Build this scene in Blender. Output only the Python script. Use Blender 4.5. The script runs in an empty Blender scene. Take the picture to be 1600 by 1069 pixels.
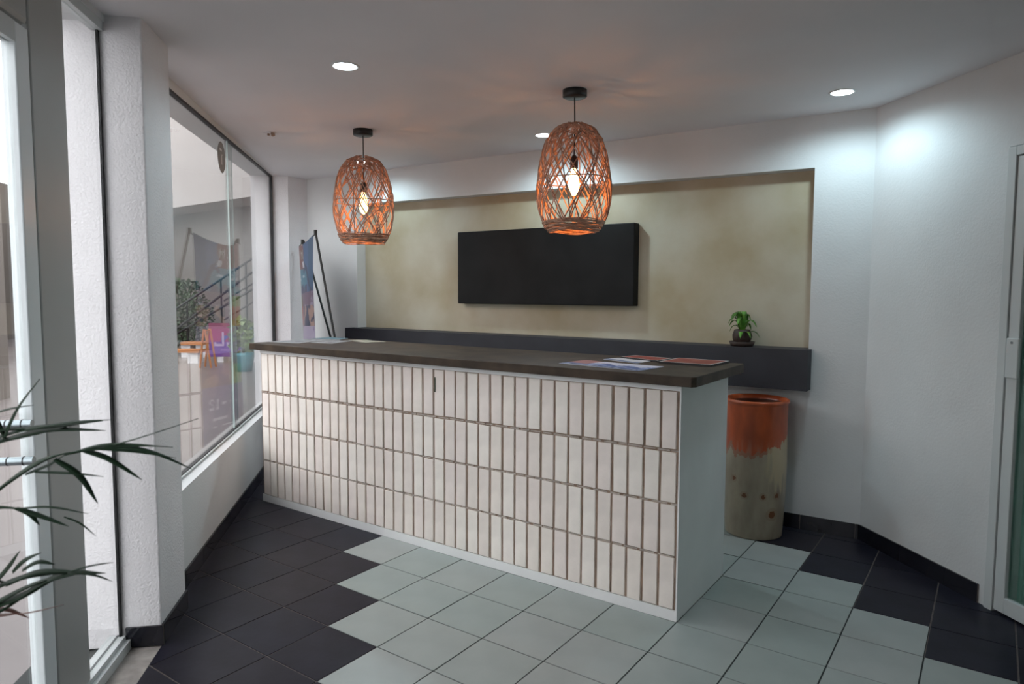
import bpy, bmesh, math, random
from math import sin, cos, pi, sqrt, hypot
from mathutils import Vector, Matrix, noise
random.seed(7)
SC = bpy.context.scene
COL = SC.collection
# ------------------------------------------------------------------ camera
CAM = Vector((2.867, -2.753, 1.4255))
RX = Vector((0.81651, 0.57731, 0.00384)); RY = Vector((0.04526, -0.05738, -0.99733)); RZ = Vector((-0.57555, 0.8145, -0.07298))
F = 1067.2
cd = bpy.data.cameras.new('camera'); cam = bpy.data.objects.new('camera', cd); COL.objects.link(cam)
M = Matrix(((RX.x, -RY.x, -RZ.x), (RX.y, -RY.y, -RZ.y), (RX.z, -RY.z, -RZ.z))).to_4x4(); M.translation = CAM
cam.matrix_world = M
cd.sensor_width = 36.0; cd.sensor_fit = 'HORIZONTAL'; cd.lens = F / 1600 * 36
cd.clip_start = 0.05; cd.clip_end = 200
cd.dof.use_dof = True; cd.dof.focus_distance = 4.0; cd.dof.aperture_fstop = 5.6
SC.camera = cam
# ------------------------------------------------------------------ world and exposure
wd = bpy.data.worlds.new('world'); SC.world = wd; wd.use_nodes = True
wd.node_tree.nodes['Background'].inputs[0].default_value = (0.98, 0.955, 1.0, 1)
wd.node_tree.nodes['Background'].inputs[1].default_value = 4.3
SC.view_settings.view_transform = 'Standard'; SC.view_settings.look = 'None'
SC.view_settings.exposure = 0.0; SC.view_settings.gamma = 1.0; SC.view_settings.use_curve_mapping = False
DOWN_POWER = 19.0
DOWN_COLOR = (0.68, 0.91, 1.0)

# ------------------------------------------------------------------ frames
H = 2.455
S2 = sqrt(2)
def W(u, w, z=0.0):            # facade frame: u runs along the glass front, w points into the room
    return Vector(((u + w) / S2, (w - u) / S2, z))
def at(x, y, dep):             # a point seen at (x, y) of the photograph, dep metres deep
    return CAM + dep * (RZ + RX * ((x - 800) / F) + RY * ((y - 534.5) / F))
def onz(x, y, z):
    d = RZ + RX * ((x - 800) / F) + RY * ((y - 534.5) / F)
    return CAM + d * ((z - CAM.z) / d.z)
def yb(x): return 1.485 + 0.041 * x     # room face of the back wall

# ------------------------------------------------------------------ materials
def mat(name, col, rough=0.6, var=0.0, vscale=6.0, bump=0.0, bscale=60.0, metal=0.0, coat=0.0, spec=0.5, col2=None, detail=4.0):
    m = bpy.data.materials.new(name); m.use_nodes = True
    nt = m.node_tree; b = nt.nodes['Principled BSDF']
    b.inputs['Base Color'].default_value = (*col, 1); b.inputs['Roughness'].default_value = rough
    b.inputs['Metallic'].default_value = metal; b.inputs['Coat Weight'].default_value = coat
    b.inputs['Specular IOR Level'].default_value = spec
    tc = nt.nodes.new('ShaderNodeTexCoord')
    if var > 0 or col2:
        n = nt.nodes.new('ShaderNodeTexNoise'); n.inputs['Scale'].default_value = vscale; n.inputs['Detail'].default_value = detail
        r = nt.nodes.new('ShaderNodeValToRGB'); nt.links.new(tc.outputs['Object'], n.inputs['Vector'])
        nt.links.new(n.outputs['Fac'], r.inputs['Fac'])
        c2 = col2 if col2 else tuple(min(1, c * (1 + var)) for c in col)
        c1 = col if col2 else tuple(c * (1 - var) for c in col)
        r.color_ramp.elements[0].position = 0.35; r.color_ramp.elements[1].position = 0.65
        r.color_ramp.elements[0].color = (*c1, 1); r.color_ramp.elements[1].color = (*c2, 1)
        nt.links.new(r.outputs['Color'], b.inputs['Base Color'])
    if bump > 0:
        n2 = nt.nodes.new('ShaderNodeTexNoise'); n2.inputs['Scale'].default_value = bscale; n2.inputs['Detail'].default_value = 3
        bp = nt.nodes.new('ShaderNodeBump'); bp.inputs['Strength'].default_value = bump; bp.inputs['Distance'].default_value = 0.004
        nt.links.new(tc.outputs['Object'], n2.inputs['Vector']); nt.links.new(n2.outputs['Fac'], bp.inputs['Height'])
        nt.links.new(bp.outputs['Normal'], b.inputs['Normal'])
    return m
def paint_mat(name, rough=0.5, coat=0.0):
    m = bpy.data.materials.new(name); m.use_nodes = True; nt = m.node_tree; b = nt.nodes['Principled BSDF']
    a = nt.nodes.new('ShaderNodeVertexColor'); a.layer_name = 'print'
    nt.links.new(a.outputs['Color'], b.inputs['Base Color'])
    b.inputs['Roughness'].default_value = rough; b.inputs['Coat Weight'].default_value = coat
    return m
def emis(name, col, st):
    m = bpy.data.materials.new(name); m.use_nodes = True; b = m.node_tree.nodes['Principled BSDF']
    b.inputs['Base Color'].default_value = (*col, 1); b.inputs['Emission Color'].default_value = (*col, 1)
    b.inputs['Emission Strength'].default_value = st; return m
def glass(name, tint, ior=1.5):
    m = bpy.data.materials.new(name); m.use_nodes = True; nt = m.node_tree
    nt.nodes.remove(nt.nodes['Principled BSDF']); out = nt.nodes['Material Output']
    t = nt.nodes.new('ShaderNodeBsdfTransparent'); t.inputs[0].default_value = (*tint, 1)
    g = nt.nodes.new('ShaderNodeBsdfGlossy'); g.inputs['Roughness'].default_value = 0.0
    f = nt.nodes.new('ShaderNodeFresnel'); 
    ge = nt.nodes.new('ShaderNodeNewGeometry'); mr = nt.nodes.new('ShaderNodeMapRange')      # same index from either side: a thin pane
    mr.inputs['To Min'].default_value = ior; mr.inputs['To Max'].default_value = 1 / ior
    nt.links.new(ge.outputs['Backfacing'], mr.inputs['Value']); nt.links.new(mr.outputs[0], f.inputs['IOR'])
    mx = nt.nodes.new('ShaderNodeMixShader')
    nt.links.new(f.outputs[0], mx.inputs[0]); nt.links.new(t.outputs[0], mx.inputs[1]); nt.links.new(g.outputs[0], mx.inputs[2])
    nt.links.new(mx.outputs[0], out.inputs['Surface']); return m

m_wall = mat('white_plaster', (0.66, 0.67, 0.67), 0.75, 0.03, 3, 0.25, 90)
m_stucco = mat('stucco', (0.80, 0.785, 0.80), 0.8, 0.03, 4, 0.9, 110)
m_ceil = mat('ceiling_paint', (0.75, 0.735, 0.755), 0.8, 0.03, 1.5)
m_niche = mat('troweled_plaster', (0.40, 0.335, 0.215), 0.6, 0, 1.9, 0.2, 25, col2=(0.53, 0.49, 0.385), detail=9)
m_slate = mat('slate_paint', (0.026, 0.026, 0.034), 0.55, 0.15, 5)
m_dark = [mat('dark_tile_%d' % i, c, 0.34, 0.18, 7, 0.06, 40, spec=0.12) for i, c in enumerate([(0.017, 0.016, 0.025), (0.020, 0.018, 0.026), (0.015, 0.015, 0.025)])]
m_light = [mat('pale_tile_%d' % i, c, 0.32, 0.05, 5, 0.05, 40) for i, c in enumerate([(0.345, 0.385, 0.37), (0.36, 0.39, 0.378), (0.33, 0.38, 0.363)])]
m_gr_d = mat('dark_grout', (0.035, 0.04, 0.04), 0.9)
m_gr_l = mat('tan_grout', (0.15, 0.125, 0.115), 0.9, 0.2, 30)
m_base = mat('baseboard_tile', (0.014, 0.014, 0.020), 0.12, 0.2, 9)
m_conc = mat('concrete', (0.30, 0.27, 0.25), 0.85, 0.2, 14, 0.3, 60)
m_body = mat('counter_plaster', (0.79, 0.79, 0.79), 0.7, 0.03, 4, 0.12, 70)
m_mort = mat('mortar', (0.29, 0.205, 0.155), 0.9, 0.25, 12, 0.4, 90)
m_mortw = mat('pale_mortar', (0.44, 0.38, 0.34), 0.9, 0.25, 20, 0.5, 90)
m_brick = [mat('brick_%d' % i, c, 0.75, 0.06, 9, 0.25, 80) for i, c in enumerate([(0.84, 0.765, 0.70), (0.83, 0.745, 0.695), (0.86, 0.80, 0.74), (0.81, 0.735, 0.68)])]
m_top = mat('counter_stone', (0.048, 0.032, 0.021), 0.55, 0.35, 9, 0.25, 50, spec=0.3)
m_black = mat('matte_black', (0.006, 0.006, 0.006), 0.6, 0.4, 4, spec=0.25)
m_blackm = mat('black_metal', (0.012, 0.012, 0.012), 0.4)
m_rattan = mat('rattan', (0.46, 0.25, 0.17), 0.65, 0.3, 40)
m_rattan2 = mat('rattan_dark', (0.42, 0.23, 0.15), 0.7, 0.3, 40)
m_alu = mat('white_aluminium', (0.58, 0.61, 0.61), 0.35, spec=0.6)
m_alug = mat('grey_aluminium', (0.42, 0.435, 0.425), 0.42)
m_stile = mat('white_enamel', (0.80, 0.86, 0.88), 0.3)
m_gasket = mat('black_gasket', (0.01, 0.01, 0.012), 0.5)
m_chrome = mat('brushed_steel', (0.30, 0.35, 0.37), 0.35, metal=1.0)
m_glass = glass('clear_glass', (0.93, 0.95, 0.94))
m_glass2 = glass('green_glass', (0.62, 0.76, 0.71))
m_edge = mat('glass_edge', (0.55, 0.68, 0.66), 0.2)
m_frost = mat('frosted_film', (0.30, 0.31, 0.30), 0.6)
m_film = mat('white_film', (0.8, 0.8, 0.8), 0.6)
m_print = paint_mat('printed', 0.45)
m_printg = paint_mat('printed_gloss', 0.5)
m_clay = paint_mat('glazed_clay', 0.32, 0.2)
m_clayin = mat('clay_inside', (0.10, 0.03, 0.015), 0.6)
m_pot = mat('dark_brown_clay', (0.045, 0.026, 0.02), 0.6, 0.3, 30, 0.3, 60)
m_soil = mat('soil', (0.03, 0.02, 0.014), 0.95, 0.3, 40)
m_leaf = mat('bright_leaf', (0.10, 0.27, 0.03), 0.45, 0.35, 20)
m_palm = mat('palm_leaf', (0.007, 0.026, 0.010), 0.6, 0.35, 6, spec=0.25)
m_palmb = mat('dry_palm_leaf', (0.12, 0.05, 0.035), 0.5, 0.2, 8)
m_cool = emis('downlight_face', (0.80, 0.93, 1.0), 22)
m_fil = emis('bulb_glow', (1.0, 0.62, 0.22), 9)
m_gnd = mat('patio_floor', (0.17, 0.15, 0.148), 0.35, 0.12, 0.8, 0.1, 20)
m_outw = mat('beige_render', (0.20, 0.178, 0.16), 0.85, 0.06, 0.6)
m_outw2 = mat('white_render', (0.44, 0.41, 0.395), 0.85, 0.03, 0.5)
m_bush = mat('shrub_leaf', (0.05, 0.085, 0.035), 0.6, 0.5, 3)
m_bush2 = mat('lime_leaf', (0.16, 0.24, 0.06), 0.55, 0.4, 6)
m_wood = mat('orange_wood', (0.55, 0.22, 0.08), 0.5, 0.15, 6)
m_pale = mat('white_block', (0.72, 0.72, 0.74), 0.7)
m_teal = mat('teal_pot', (0.05, 0.27, 0.33), 0.4, 0.2, 5)
m_red = mat('red_flower', (0.55, 0.03, 0.06), 0.5)
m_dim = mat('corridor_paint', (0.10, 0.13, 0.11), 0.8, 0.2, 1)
m_mark = mat('green_mark', (0.03, 0.05, 0.03), 0.6)

# ------------------------------------------------------------------ mesh helpers
class MB:
    def __init__(s): s.v = []; s.f = []; s.m = []; s.sm = []
    def add(s, vs, fs, mi=0, smooth=False):
        o = len(s.v); s.v += [tuple(v) for v in vs]
        for f in fs: s.f.append([o + i for i in f]); s.m.append(mi); s.sm.append(smooth)
        return s
    def prism(s, poly, z0, z1, mi=0):           # poly: xy points, counter-clockwise; z0/z1 numbers or lists
        n = len(poly); a = z0 if isinstance(z0, (list, tuple)) else [z0] * n; b = z1 if isinstance(z1, (list, tuple)) else [z1] * n
        vs = [(p[0], p[1], a[i]) for i, p in enumerate(poly)] + [(p[0], p[1], b[i]) for i, p in enumerate(poly)]
        fs = [list(range(n))[::-1], list(range(n, 2 * n))] + [[i, (i + 1) % n, n + (i + 1) % n, n + i] for i in range(n)]
        return s.add(vs, fs, mi)
    def box(s, a, b, mi=0):
        return s.prism([(a[0], a[1]), (b[0], a[1]), (b[0], b[1]), (a[0], b[1])], a[2], b[2], mi)
    def ubox(s, u0, u1, w0, w1, z0, z1, mi=0):   # box in the facade frame
        p = [W(u0, w0), W(u1, w0), W(u1, w1), W(u0, w1)]
        return s.prism([(q.x, q.y) for q in p], z0, z1, mi)
    def bbox(s, x0, x1, d0, d1, z0, z1, mi=0):   # box in the back-wall frame, d measured from the wall face
        return s.prism([(x0, yb(x0) + d0), (x1, yb(x1) + d0), (x1, yb(x1) + d1), (x0, yb(x0) + d1)], z0, z1, mi)
    def tube(s, pts, r, n=8, mi=0, caps=True, smooth=True):
        pts = [Vector(p) for p in pts]; k = len(pts); rs = r if isinstance(r, (list, tuple)) else [r] * k
        vs = []; up = None
        for i, p in enumerate(pts):
            t = (pts[min(i + 1, k - 1)] - pts[max(i - 1, 0)])
            t = t.normalized() if t.length > 1e-9 else Vector((0, 0, 1))
            if up is None: up = t.orthogonal().normalized()
            else:
                up = up - t * up.dot(t); up = up.normalized() if up.length > 1e-6 else t.orthogonal().normalized()
            q = t.cross(up)
            for j in range(n):
                a = 2 * pi * j / n; vs.append(p + (up * cos(a) + q * sin(a)) * rs[i])
        fs = [[i * n + j, i * n + (j + 1) % n, (i + 1) * n + (j + 1) % n, (i + 1) * n + j] for i in range(k - 1) for j in range(n)]
        s.add(vs, fs, mi, smooth)
        if caps: s.add([vs[j] for j in range(n)], [list(range(n))[::-1]], mi); s.add([vs[(k - 1) * n + j] for j in range(n)], [list(range(n))], mi)
        return s
    def lathe(s, prof, c=(0, 0), n=32, mi=0, smooth=True):
        vs = [(c[0] + r * cos(2 * pi * j / n), c[1] + r * sin(2 * pi * j / n), z) for r, z in prof for j in range(n)]
        fs = [[i * n + j, i * n + (j + 1) % n, (i + 1) * n + (j + 1) % n, (i + 1) * n + j] for i in range(len(prof) - 1) for j in range(n)]
        return s.add(vs, fs, mi, smooth)
    def ribbon(s, pts, wd, nrm=None, mi=0, th=0.0008):   # tapered leaf blade with a keel
        pts = [Vector(p) for p in pts]; k = len(pts); vs = []
        for i, p in enumerate(pts):
            t = (pts[min(i + 1, k - 1)] - pts[max(i - 1, 0)]).normalized()
            n = (nrm or Vector((0, 0, 1))); sd = t.cross(n); sd = sd.normalized() if sd.length > 1e-5 else t.orthogonal().normalized()
            up = sd.cross(t).normalized(); f = i / (k - 1)
            w = wd * max(0.06, (sin(pi * min(1, 0.12 + 0.88 * f)) ** 0.6) * (1 - 0.35 * f))
            vs += [p - sd * w + up * w * 0.25, p - up * th, p + sd * w + up * w * 0.25, p + up * th]
        fs = []
        for i in range(k - 1):
            a = i * 4; b = a + 4
            fs += [[a, a + 1, b + 1, b], [a + 1, a + 2, b + 2, b + 1], [a + 2, a + 3, b + 3, b + 2], [a + 3, a, b, b + 3]]
        return s.add(vs, fs, mi, True)
    def build(s, name, mats, parent=None, bevel=0.0, origin=None):
        me = bpy.data.meshes.new(name)
        vs = s.v if origin is None else [(v[0] - origin[0], v[1] - origin[1], v[2] - origin[2]) for v in s.v]
        me.from_pydata(vs, [], s.f); me.update()
        for x in (mats if isinstance(mats, (list, tuple)) else [mats]): me.materials.append(x)
        me.polygons.foreach_set('material_index', s.m); me.polygons.foreach_set('use_smooth', s.sm)
        o = bpy.data.objects.new(name, me); COL.objects.link(o)
        if origin is not None: o.location = origin
        if parent:
            o.parent = parent
            pw = Vector((0, 0, 0)); q = parent
            while q: pw += Vector(q.location); q = q.parent
            o.location = (Vector(origin) if origin is not None else Vector((0, 0, 0))) - pw
        if bevel > 0:
            md = o.modifiers.new('bevel', 'BEVEL'); md.width = bevel; md.segments = 2; md.limit_method = 'ANGLE'
        return o
def tag(o, label=None, cat=None, group=None, kind=None):
    if label: o['label'] = label
    if cat: o['category'] = cat
    if group: o['group'] = group
    if kind: o['kind'] = kind
    return o
def thing(name, loc, label, cat, group=None):
    o = bpy.data.objects.new(name, None); COL.objects.link(o); o.location = loc; o.empty_display_size = 0.05
    return tag(o, label, cat, group)
def paint(o, fn):                      # flat print: colours per face corner from a function of the face centre
    me = o.data; a = me.color_attributes.new('print', 'BYTE_COLOR', 'CORNER')
    buf = []
    for p in me.polygons:
        c = (*fn(p.center, p.index), 1)
        for _ in p.loop_indices: buf += c
    a.data.foreach_set('color', buf)
def struct(o): o['kind'] = 'structure'; return o
def spline(pts, n):
    pts = [Vector(p) for p in pts]; P = [pts[0] * 2 - pts[1]] + pts + [pts[-1] * 2 - pts[-2]]; out = []
    k = len(pts) - 1
    for i in range(n + 1):
        t = i / n * k; j = min(int(t), k - 1); t -= j; a, b, c, d = P[j:j + 4]
        out.append(0.5 * ((2 * b) + (c - a) * t + (2 * a - 5 * b + 4 * c - d) * t * t + (3 * b - a - 3 * c + d) * t ** 3))
    return out

# ------------------------------------------------------------------ floor with separate tiles
TS = 0.30
def clip(poly, n, c):                  # keep n.p >= c
    out = []
    for i in range(len(poly)):
        a, b = poly[i], poly[(i + 1) % len(poly)]; da = n[0] * a[0] + n[1] * a[1] - c; db = n[0] * b[0] + n[1] * b[1] - c
        if da >= 0: out.append(a)
        if (da >= 0) != (db >= 0): t = da / (da - db); out.append((a[0] + t * (b[0] - a[0]), a[1] + t * (b[1] - a[1])))
    return out
def area(p): return abs(sum(p[i][0] * p[(i + 1) % len(p)][1] - p[(i + 1) % len(p)][0] * p[i][1] for i in range(len(p)))) / 2 if len(p) > 2 else 0
R2 = 1 / S2
def room_clip(poly):
    cx = sum(p[0] for p in poly) / len(poly); cy = sum(p[1] for p in poly) / len(poly); u = (cx - cy) * R2
    poly = clip(poly, (R2, R2), -0.855 if u > 0.95 else -0.925)
    poly = clip(poly, (-R2, -R2), -2.745)
    poly = clip(poly, (0.041, -1), -1.485 - 0.0)
    poly = clip(poly, (R2, -R2), -2.52)
    return clip(poly, (-R2, R2), -6.5)
fl = MB(); fl.prism([tuple(W(-2.6, -1.3).xy), tuple(W(6.6, -1.3).xy), tuple(W(6.6, 2.75).xy), tuple(W(0.45, 2.75).xy), (-2.3, 1.7), ], -0.12, -0.006)
floor = struct(fl.build('floor', m_gr_d))
gr = MB(); rest = MB(); GR = 0.003
def visible(x, y):
    d = Vector((x, y, 0)) - CAM; z = d.dot(RZ)
    if z < 0.4: return False
    px = 800 + F * d.dot(RX) / z; py = 534.5 + F * d.dot(RY) / z
    return -120 < px < 1720 and py < 1250
for i in range(-9, 22):
    for j in range(-12, 22):
        x0, x1, y0, y1 = i * TS, (i + 1) * TS, -(j + 1) * TS, -j * TS
        cell = room_clip([(x0, y0), (x1, y0), (x1, y1), (x0, y1)])
        if area(cell) < 1e-4: continue
        if x0 > -1.0 and x1 < 1.75 and y0 > 0.05 and y1 < 0.58: continue
        pale = 0 <= i - j <= 10
        gr.prism(cell, -0.006, -0.0025, 0 if pale else 1)
        g2 = GR if pale else GR * 1.05
        t = room_clip([(x0 + g2, y0 + g2), (x1 - g2, y0 + g2), (x1 - g2, y1 - g2), (x0 + g2, y1 - g2)])
        if area(t) < 2e-4: continue
        cx, cy = (x0 + x1) / 2, (y0 + y1) / 2
        if visible(cx, cy):
            dz = random.uniform(-0.0006, 0.0006)
            b = MB(); b.prism([(p[0] - cx, p[1] - cy) for p in t], -0.005, dz)
            o = b.build('tile', random.choice(m_light if pale else m_dark), floor, origin=None); o.location = (cx, cy, 0)
        else: rest.prism(t, -0.005, 0.0, 0 if pale else 1)
tag(gr.build('grout', [m_gr_d, m_gr_l], floor), kind='stuff')
tag(rest.build('tiling', [m_light[0], m_dark[0]], floor), kind='stuff')
b = MB(); b.ubox(1.11, 4.05, -1.02, -0.858, -0.02, -0.004)
struct(b.build('trim_1', m_conc))

# ------------------------------------------------------------------ ceiling and walls
c = MB(); c.prism([tuple(W(-2.9, -1.17).xy), tuple(W(6.6, -1.17).xy), tuple(W(6.6, 2.9).xy), tuple(W(0.4, 2.9).xy), (-2.4, 1.75)], H, H + 0.2)
struct(c.build('ceiling', m_ceil))
# back wall with its recess: x from left corner to right corner
XL, XR = -2.62, 2.272; NL, NR = -1.757, 1.972
b = MB()
def bpoly(x0, x1, zl0, zr0, zl1, zr1, d0, d1, mi=0):
    b.prism([(x0, yb(x0) + d0), (x1, yb(x1) + d0), (x1, yb(x1) + d1), (x0, yb(x0) + d1)], [zl0, zr0, zr0, zl0], [zl1, zr1, zr1, zl1], mi)
ZL, ZR = 2.187, 2.155
bpoly(XL, NL, 0, 0, H, H, 0, 0.25); bpoly(NR, XR + 0.12, 0, 0, H, H, 0, 0.25)
bpoly(NL, NR, ZL, ZR, H, H, 0, 0.25); bpoly(NL, NR, 0, 0, 0.852, 0.852, 0, 0.25)
wall_back = struct(b.build('wall_back', m_wall))
b = MB(); bpoly(NL, NR, 1.08, 1.08, ZL, ZR, 0.10, 0.24)
b.build('recess_panel', m_niche, wall_back)
b = MB(); bpoly(-1.81, 1.990, 0.853, 0.853, 1.106, 1.094, -0.10, 0.0); bpoly(NL, NR, 0.853, 0.853, 1.106, 1.094, 0.0, 0.10)
b.build('ledge', m_slate, wall_back)
# right wall, 45 degrees, with the door opening
CR = 0.488
b = MB(); b.ubox(CR - 0.12, 1.355, 2.73, 2.9, 0, H); b.ubox(1.355, 2.45, 2.73, 2.9, 2.065, H); b.ubox(2.45, 6.6, 2.73, 2.9, 0, H)
struct(b.build('wall_right', m_wall))
b = MB(); b.ubox(6.5, 6.65, -1.1, 2.73, 0, H); struct(b.build('wall_rear', m_wall))
b = MB(); b.ubox(4.05, 6.5, -1.175, -0.95, 0, H); struct(b.build('wall_front', m_wall))
# left front: pillars, low wall, lintel
def pillar(u0, u1, w0, w1, m=m_stucco):
    b = MB(); b.ubox(u0, u1, w0, w1, 0, H + 0.05); return b.build('pillar', m, bevel=0.006)
struct(pillar(0.79, 1.11, -1.175, -0.856))
b = MB(); P = [W(-2.5, -1.175), W(-2.5, -0.855), Vector((-2.395, yb(-2.395), 0)), Vector((-2.9, yb(-2.9), 0)), W(-3.1, -1.175)]
b.prism([(p.x, p.y) for p in P][::-1], 0, H + 0.05)
struct(b.build('pillar', m_stucco))
b = MB(); b.ubox(-2.5, 0.79, -1.022, -0.925, 0, 0.40)
p = [W(-2.5, -1.022), W(0.79, -1.022), W(0.79, -0.925), W(-2.5, -0.925)]
b.prism([(q.x, q.y) for q in p], 0.40, [0.485, 0.485, 0.474, 0.474])
struct(b.build('wall_left', m_wall))
b = MB(); p = [W(-2.5, -1.175), W(0.79, -1.175), W(0.79, -0.985), W(-2.5, -0.985)]
b.prism([(q.x, q.y) for q in p], [2.452, 2.40, 2.40, 2.452], H)
b.ubox(1.11, 4.05, -1.175, -0.985, 2.43, H)
struct(b.build('trim_2', m_wall))
# baseboards, each of separate tiles
def baseboard(name, A, B, n_in, z1, first=0.30, step=0.30, th=0.010):
    A = Vector(A); B = Vector(B); L = (B - A).length; t = (B - A) / L; n_in = Vector(n_in).normalized()
    g = MB(); q = [A, B, B + n_in * (th - 0.003), A + n_in * (th - 0.003)]
    ccw = (q[1] - q[0]).xy.cross((q[2] - q[1]).xy) > 0
    g.prism([(p.x, p.y) for p in (q if ccw else q[::-1])], 0, z1 - 0.002)
    root = struct(g.build(name, m_gr_l)); s = 0.0; e = first
    while s < L - 0.01:
        e = min(e, L); c0 = A + t * (s + 0.0015); c1 = A + t * (e - 0.0015)
        q = [c0, c1, c1 + n_in * th, c0 + n_in * th]; bb = MB(); bb.prism([(p.x, p.y) for p in (q if ccw else q[::-1])], 0.001, z1)
        bb.build('tile', m_base, root); s = e; e = s + step
    return root
bw = Vector((0.041, -1, 0)).normalized()
baseboard('baseboard_back', (1.1, yb(1.1), 0), (XR, yb(XR), 0), bw, 0.088, 0.26, 0.6 / 2)
baseboard('baseboard_right', W(CR, 2.73), W(1.321, 2.73), W(0, -1), 0.088, 0.34, 0.30)
baseboard('baseboard_left', W(0.77, -0.925), W(-2.4, -0.925), W(0, 1), 0.085, 0.2)
r_ = baseboard('baseboard_front', W(1.11, -0.856), W(0.79, -0.856), W(0, 1), 0.085, 0.5)
r_ = baseboard('baseboard_side', W(1.11, -0.99), W(1.11, -0.848), W(1, 0), 0.082, 0.5)

# ------------------------------------------------------------------ window in the left front
GW = -1.0
b = MB(); U0, U1 = -2.5, 0.79
win = struct(b.ubox(U0, U1, GW - 0.012, GW + 0.012, 0.485, 0.497, 0).build('window_1', m_gasket))
b = MB(); p = [W(U0, GW - .012), W(U1, GW - .012), W(U1, GW + .012), W(U0, GW + .012)]
b.prism([(q.x, q.y) for q in p], [2.438, 2.386, 2.386, 2.438], [2.452, 2.40, 2.40, 2.452]); b.build('gasket', m_gasket, win)
b = MB(); b.ubox(U0, U0 + 0.035, GW - .012, GW + .012, 0.497, 2.45); b.build('jamb', m_gasket, win)
b = MB(); b.ubox(U0, U1, GW + 0.012, GW + 0.022, 0.485, 0.492); b.build('sill_strip', m_alu, win)
ztop = lambda u: 2.386 + (2.438 - 2.386) * (0.79 - u) / 3.29
def wpane(u0, u1, w, name='pane', m=m_glass, th=0.006):
    b = MB(); p = [W(u0, w - th / 2), W(u1, w - th / 2), W(u1, w + th / 2), W(u0, w + th / 2)]
    z = [ztop(u0), ztop(u1), ztop(u1), ztop(u0)]
    b.prism([(q.x, q.y) for q in p], 0.497, z); return b.build(name, m, win)
wpane(-0.86, U1, GW); wpane(U0, -0.862, GW)
wpane(-0.864, -0.858, GW, 'joint', m_edge, 0.008)
wpane(-1.045, -0.862, GW - 0.014, 'overlap_pane', m_glass)
wpane(-1.049, -1.045, GW - 0.014, 'overlap_edge', m_edge, 0.006)
b = MB(); n = 32; cu, cz = -0.69, 2.272; rr = 0.098
ring = [W(cu + rr * cos(2 * pi * k / n), GW + 0.004, cz + rr * sin(2 * pi * k / n)) for k in range(n)]
ring2 = [p + W(0, 0.001) for p in ring]
b.add(ring + ring2, [list(range(n)), list(range(n, 2 * n))[::-1]] + [[k, (k + 1) % n, n + (k + 1) % n, n + k] for k in range(n)])
st = b.build('sticker', m_frost, win); st['label'] = 'round grey film sticker with a white stroke mark'
b = MB(); b.ubox(cu - 0.005, cu + 0.045, GW + 0.0052, GW + 0.006, cz + 0.038, cz + 0.052); b.ubox(cu - 0.012, cu + 0.006, GW + 0.0052, GW + 0.006, cz - 0.045, cz + 0.012)
b.ubox(cu - 0.02, cu - 0.002, GW + 0.0052, GW + 0.006, cz + 0.012, cz + 0.020)
b.build('sticker_mark', m_film, st)

# ------------------------------------------------------------------ glass front beside the pillar
b = MB(); b.ubox(1.115, 4.05, GW - 0.05, GW + 0.012, -0.004, 0.052); b.ubox(1.115, 4.05, GW + 0.012, GW + 0.03, -0.004, 0.035)
ent = struct(b.build('window_2', m_alu))
b = MB(); b.ubox(1.115, 4.05, GW - 0.021, GW - 0.013, 0.052, 0.054); b.build('track_groove', m_gasket, ent)
b = MB(); b.ubox(1.115, 4.05, GW - 0.03, GW + 0.012, 2.395, 2.43); b.build('head_frame', m_alu, ent)
b = MB(); b.ubox(1.112, 1.128, GW - 0.010, GW - 0.002, 0.052, 2.395); b.build('jamb', m_gasket, ent)
b = MB(); b.ubox(1.128, 1.43, GW - 0.012, GW - 0.004, 0.052, 2.395); b.build('pane', m_glass, ent)
b = MB(); b.ubox(1.43, 1.655, GW - 0.045, GW + 0.01, 0.052, 2.40); po = b.build('mullion', m_alug, ent, bevel=0.006); po['label'] = 'wide grey glossy upright'
b = MB(); b.ubox(2.75, 4.05, GW - 0.012, GW - 0.004, 0.052, 2.395); b.build('pane', m_glass, ent)
for u in (2.70, 4.0):
    b = MB(); b.ubox(u, u + 0.05, GW - 0.03, GW + 0.012, 0.052, 2.395); b.build('mullion', m_alu, ent)
# door leaf next to the grey upright
dl = thing('glass_door', W(1.66, GW), 'white framed glass door leaf at the left edge with two steel handle studs', 'door'); dl['kind'] = 'structure'
dl.name = 'door_2'
b = MB(); b.ubox(1.66, 1.735, GW - 0.03, GW + 0.01, 0.055, 2.20); b.build('stile', m_stile, dl, bevel=0.004)
b = MB(); b.ubox(2.62, 2.69, GW - 0.03, GW + 0.01, 0.055, 2.20); b.build('stile', m_alu, dl, bevel=0.004)
b = MB(); b.ubox(1.735, 2.62, GW - 0.03, GW + 0.01, 0.055, 0.12); b.build('bottom_rail', m_alu, dl)
b = MB(); b.ubox(1.735, 2.62, GW - 0.03, GW + 0.01, 2.14, 2.20); b.build('top_rail', m_alu, dl)
b = MB(); b.ubox(1.735, 2.62, GW - 0.014, GW - 0.006, 0.12, 2.14); b.build('pane', m_glass, dl)
b = MB(); b.ubox(1.66, 2.70, GW - 0.04, GW + 0.015, 2.205, 2.39); b.build('transom', m_alug, dl, bevel=0.02)
for z in (1.040, 0.932):
    b = MB(); b.tube([W(1.815, GW + 0.045, z), W(1.815, GW - 0.075, z)], 0.0125, 16)
    h = b.build('handle_stud', m_chrome, dl)
    b = MB()
    for w in (GW + 0.018, GW - 0.024): b.tube([W(1.815, w, z), W(1.815, w + 0.003, z)], 0.0135, 16)
    b.build('gasket_ring', m_gasket, h)
b = MB(); b.ubox(-6.1, -5.5, -5.6, -5.0, -0.02, 6.0); struct(b.build('pillar', m_outw))

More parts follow.
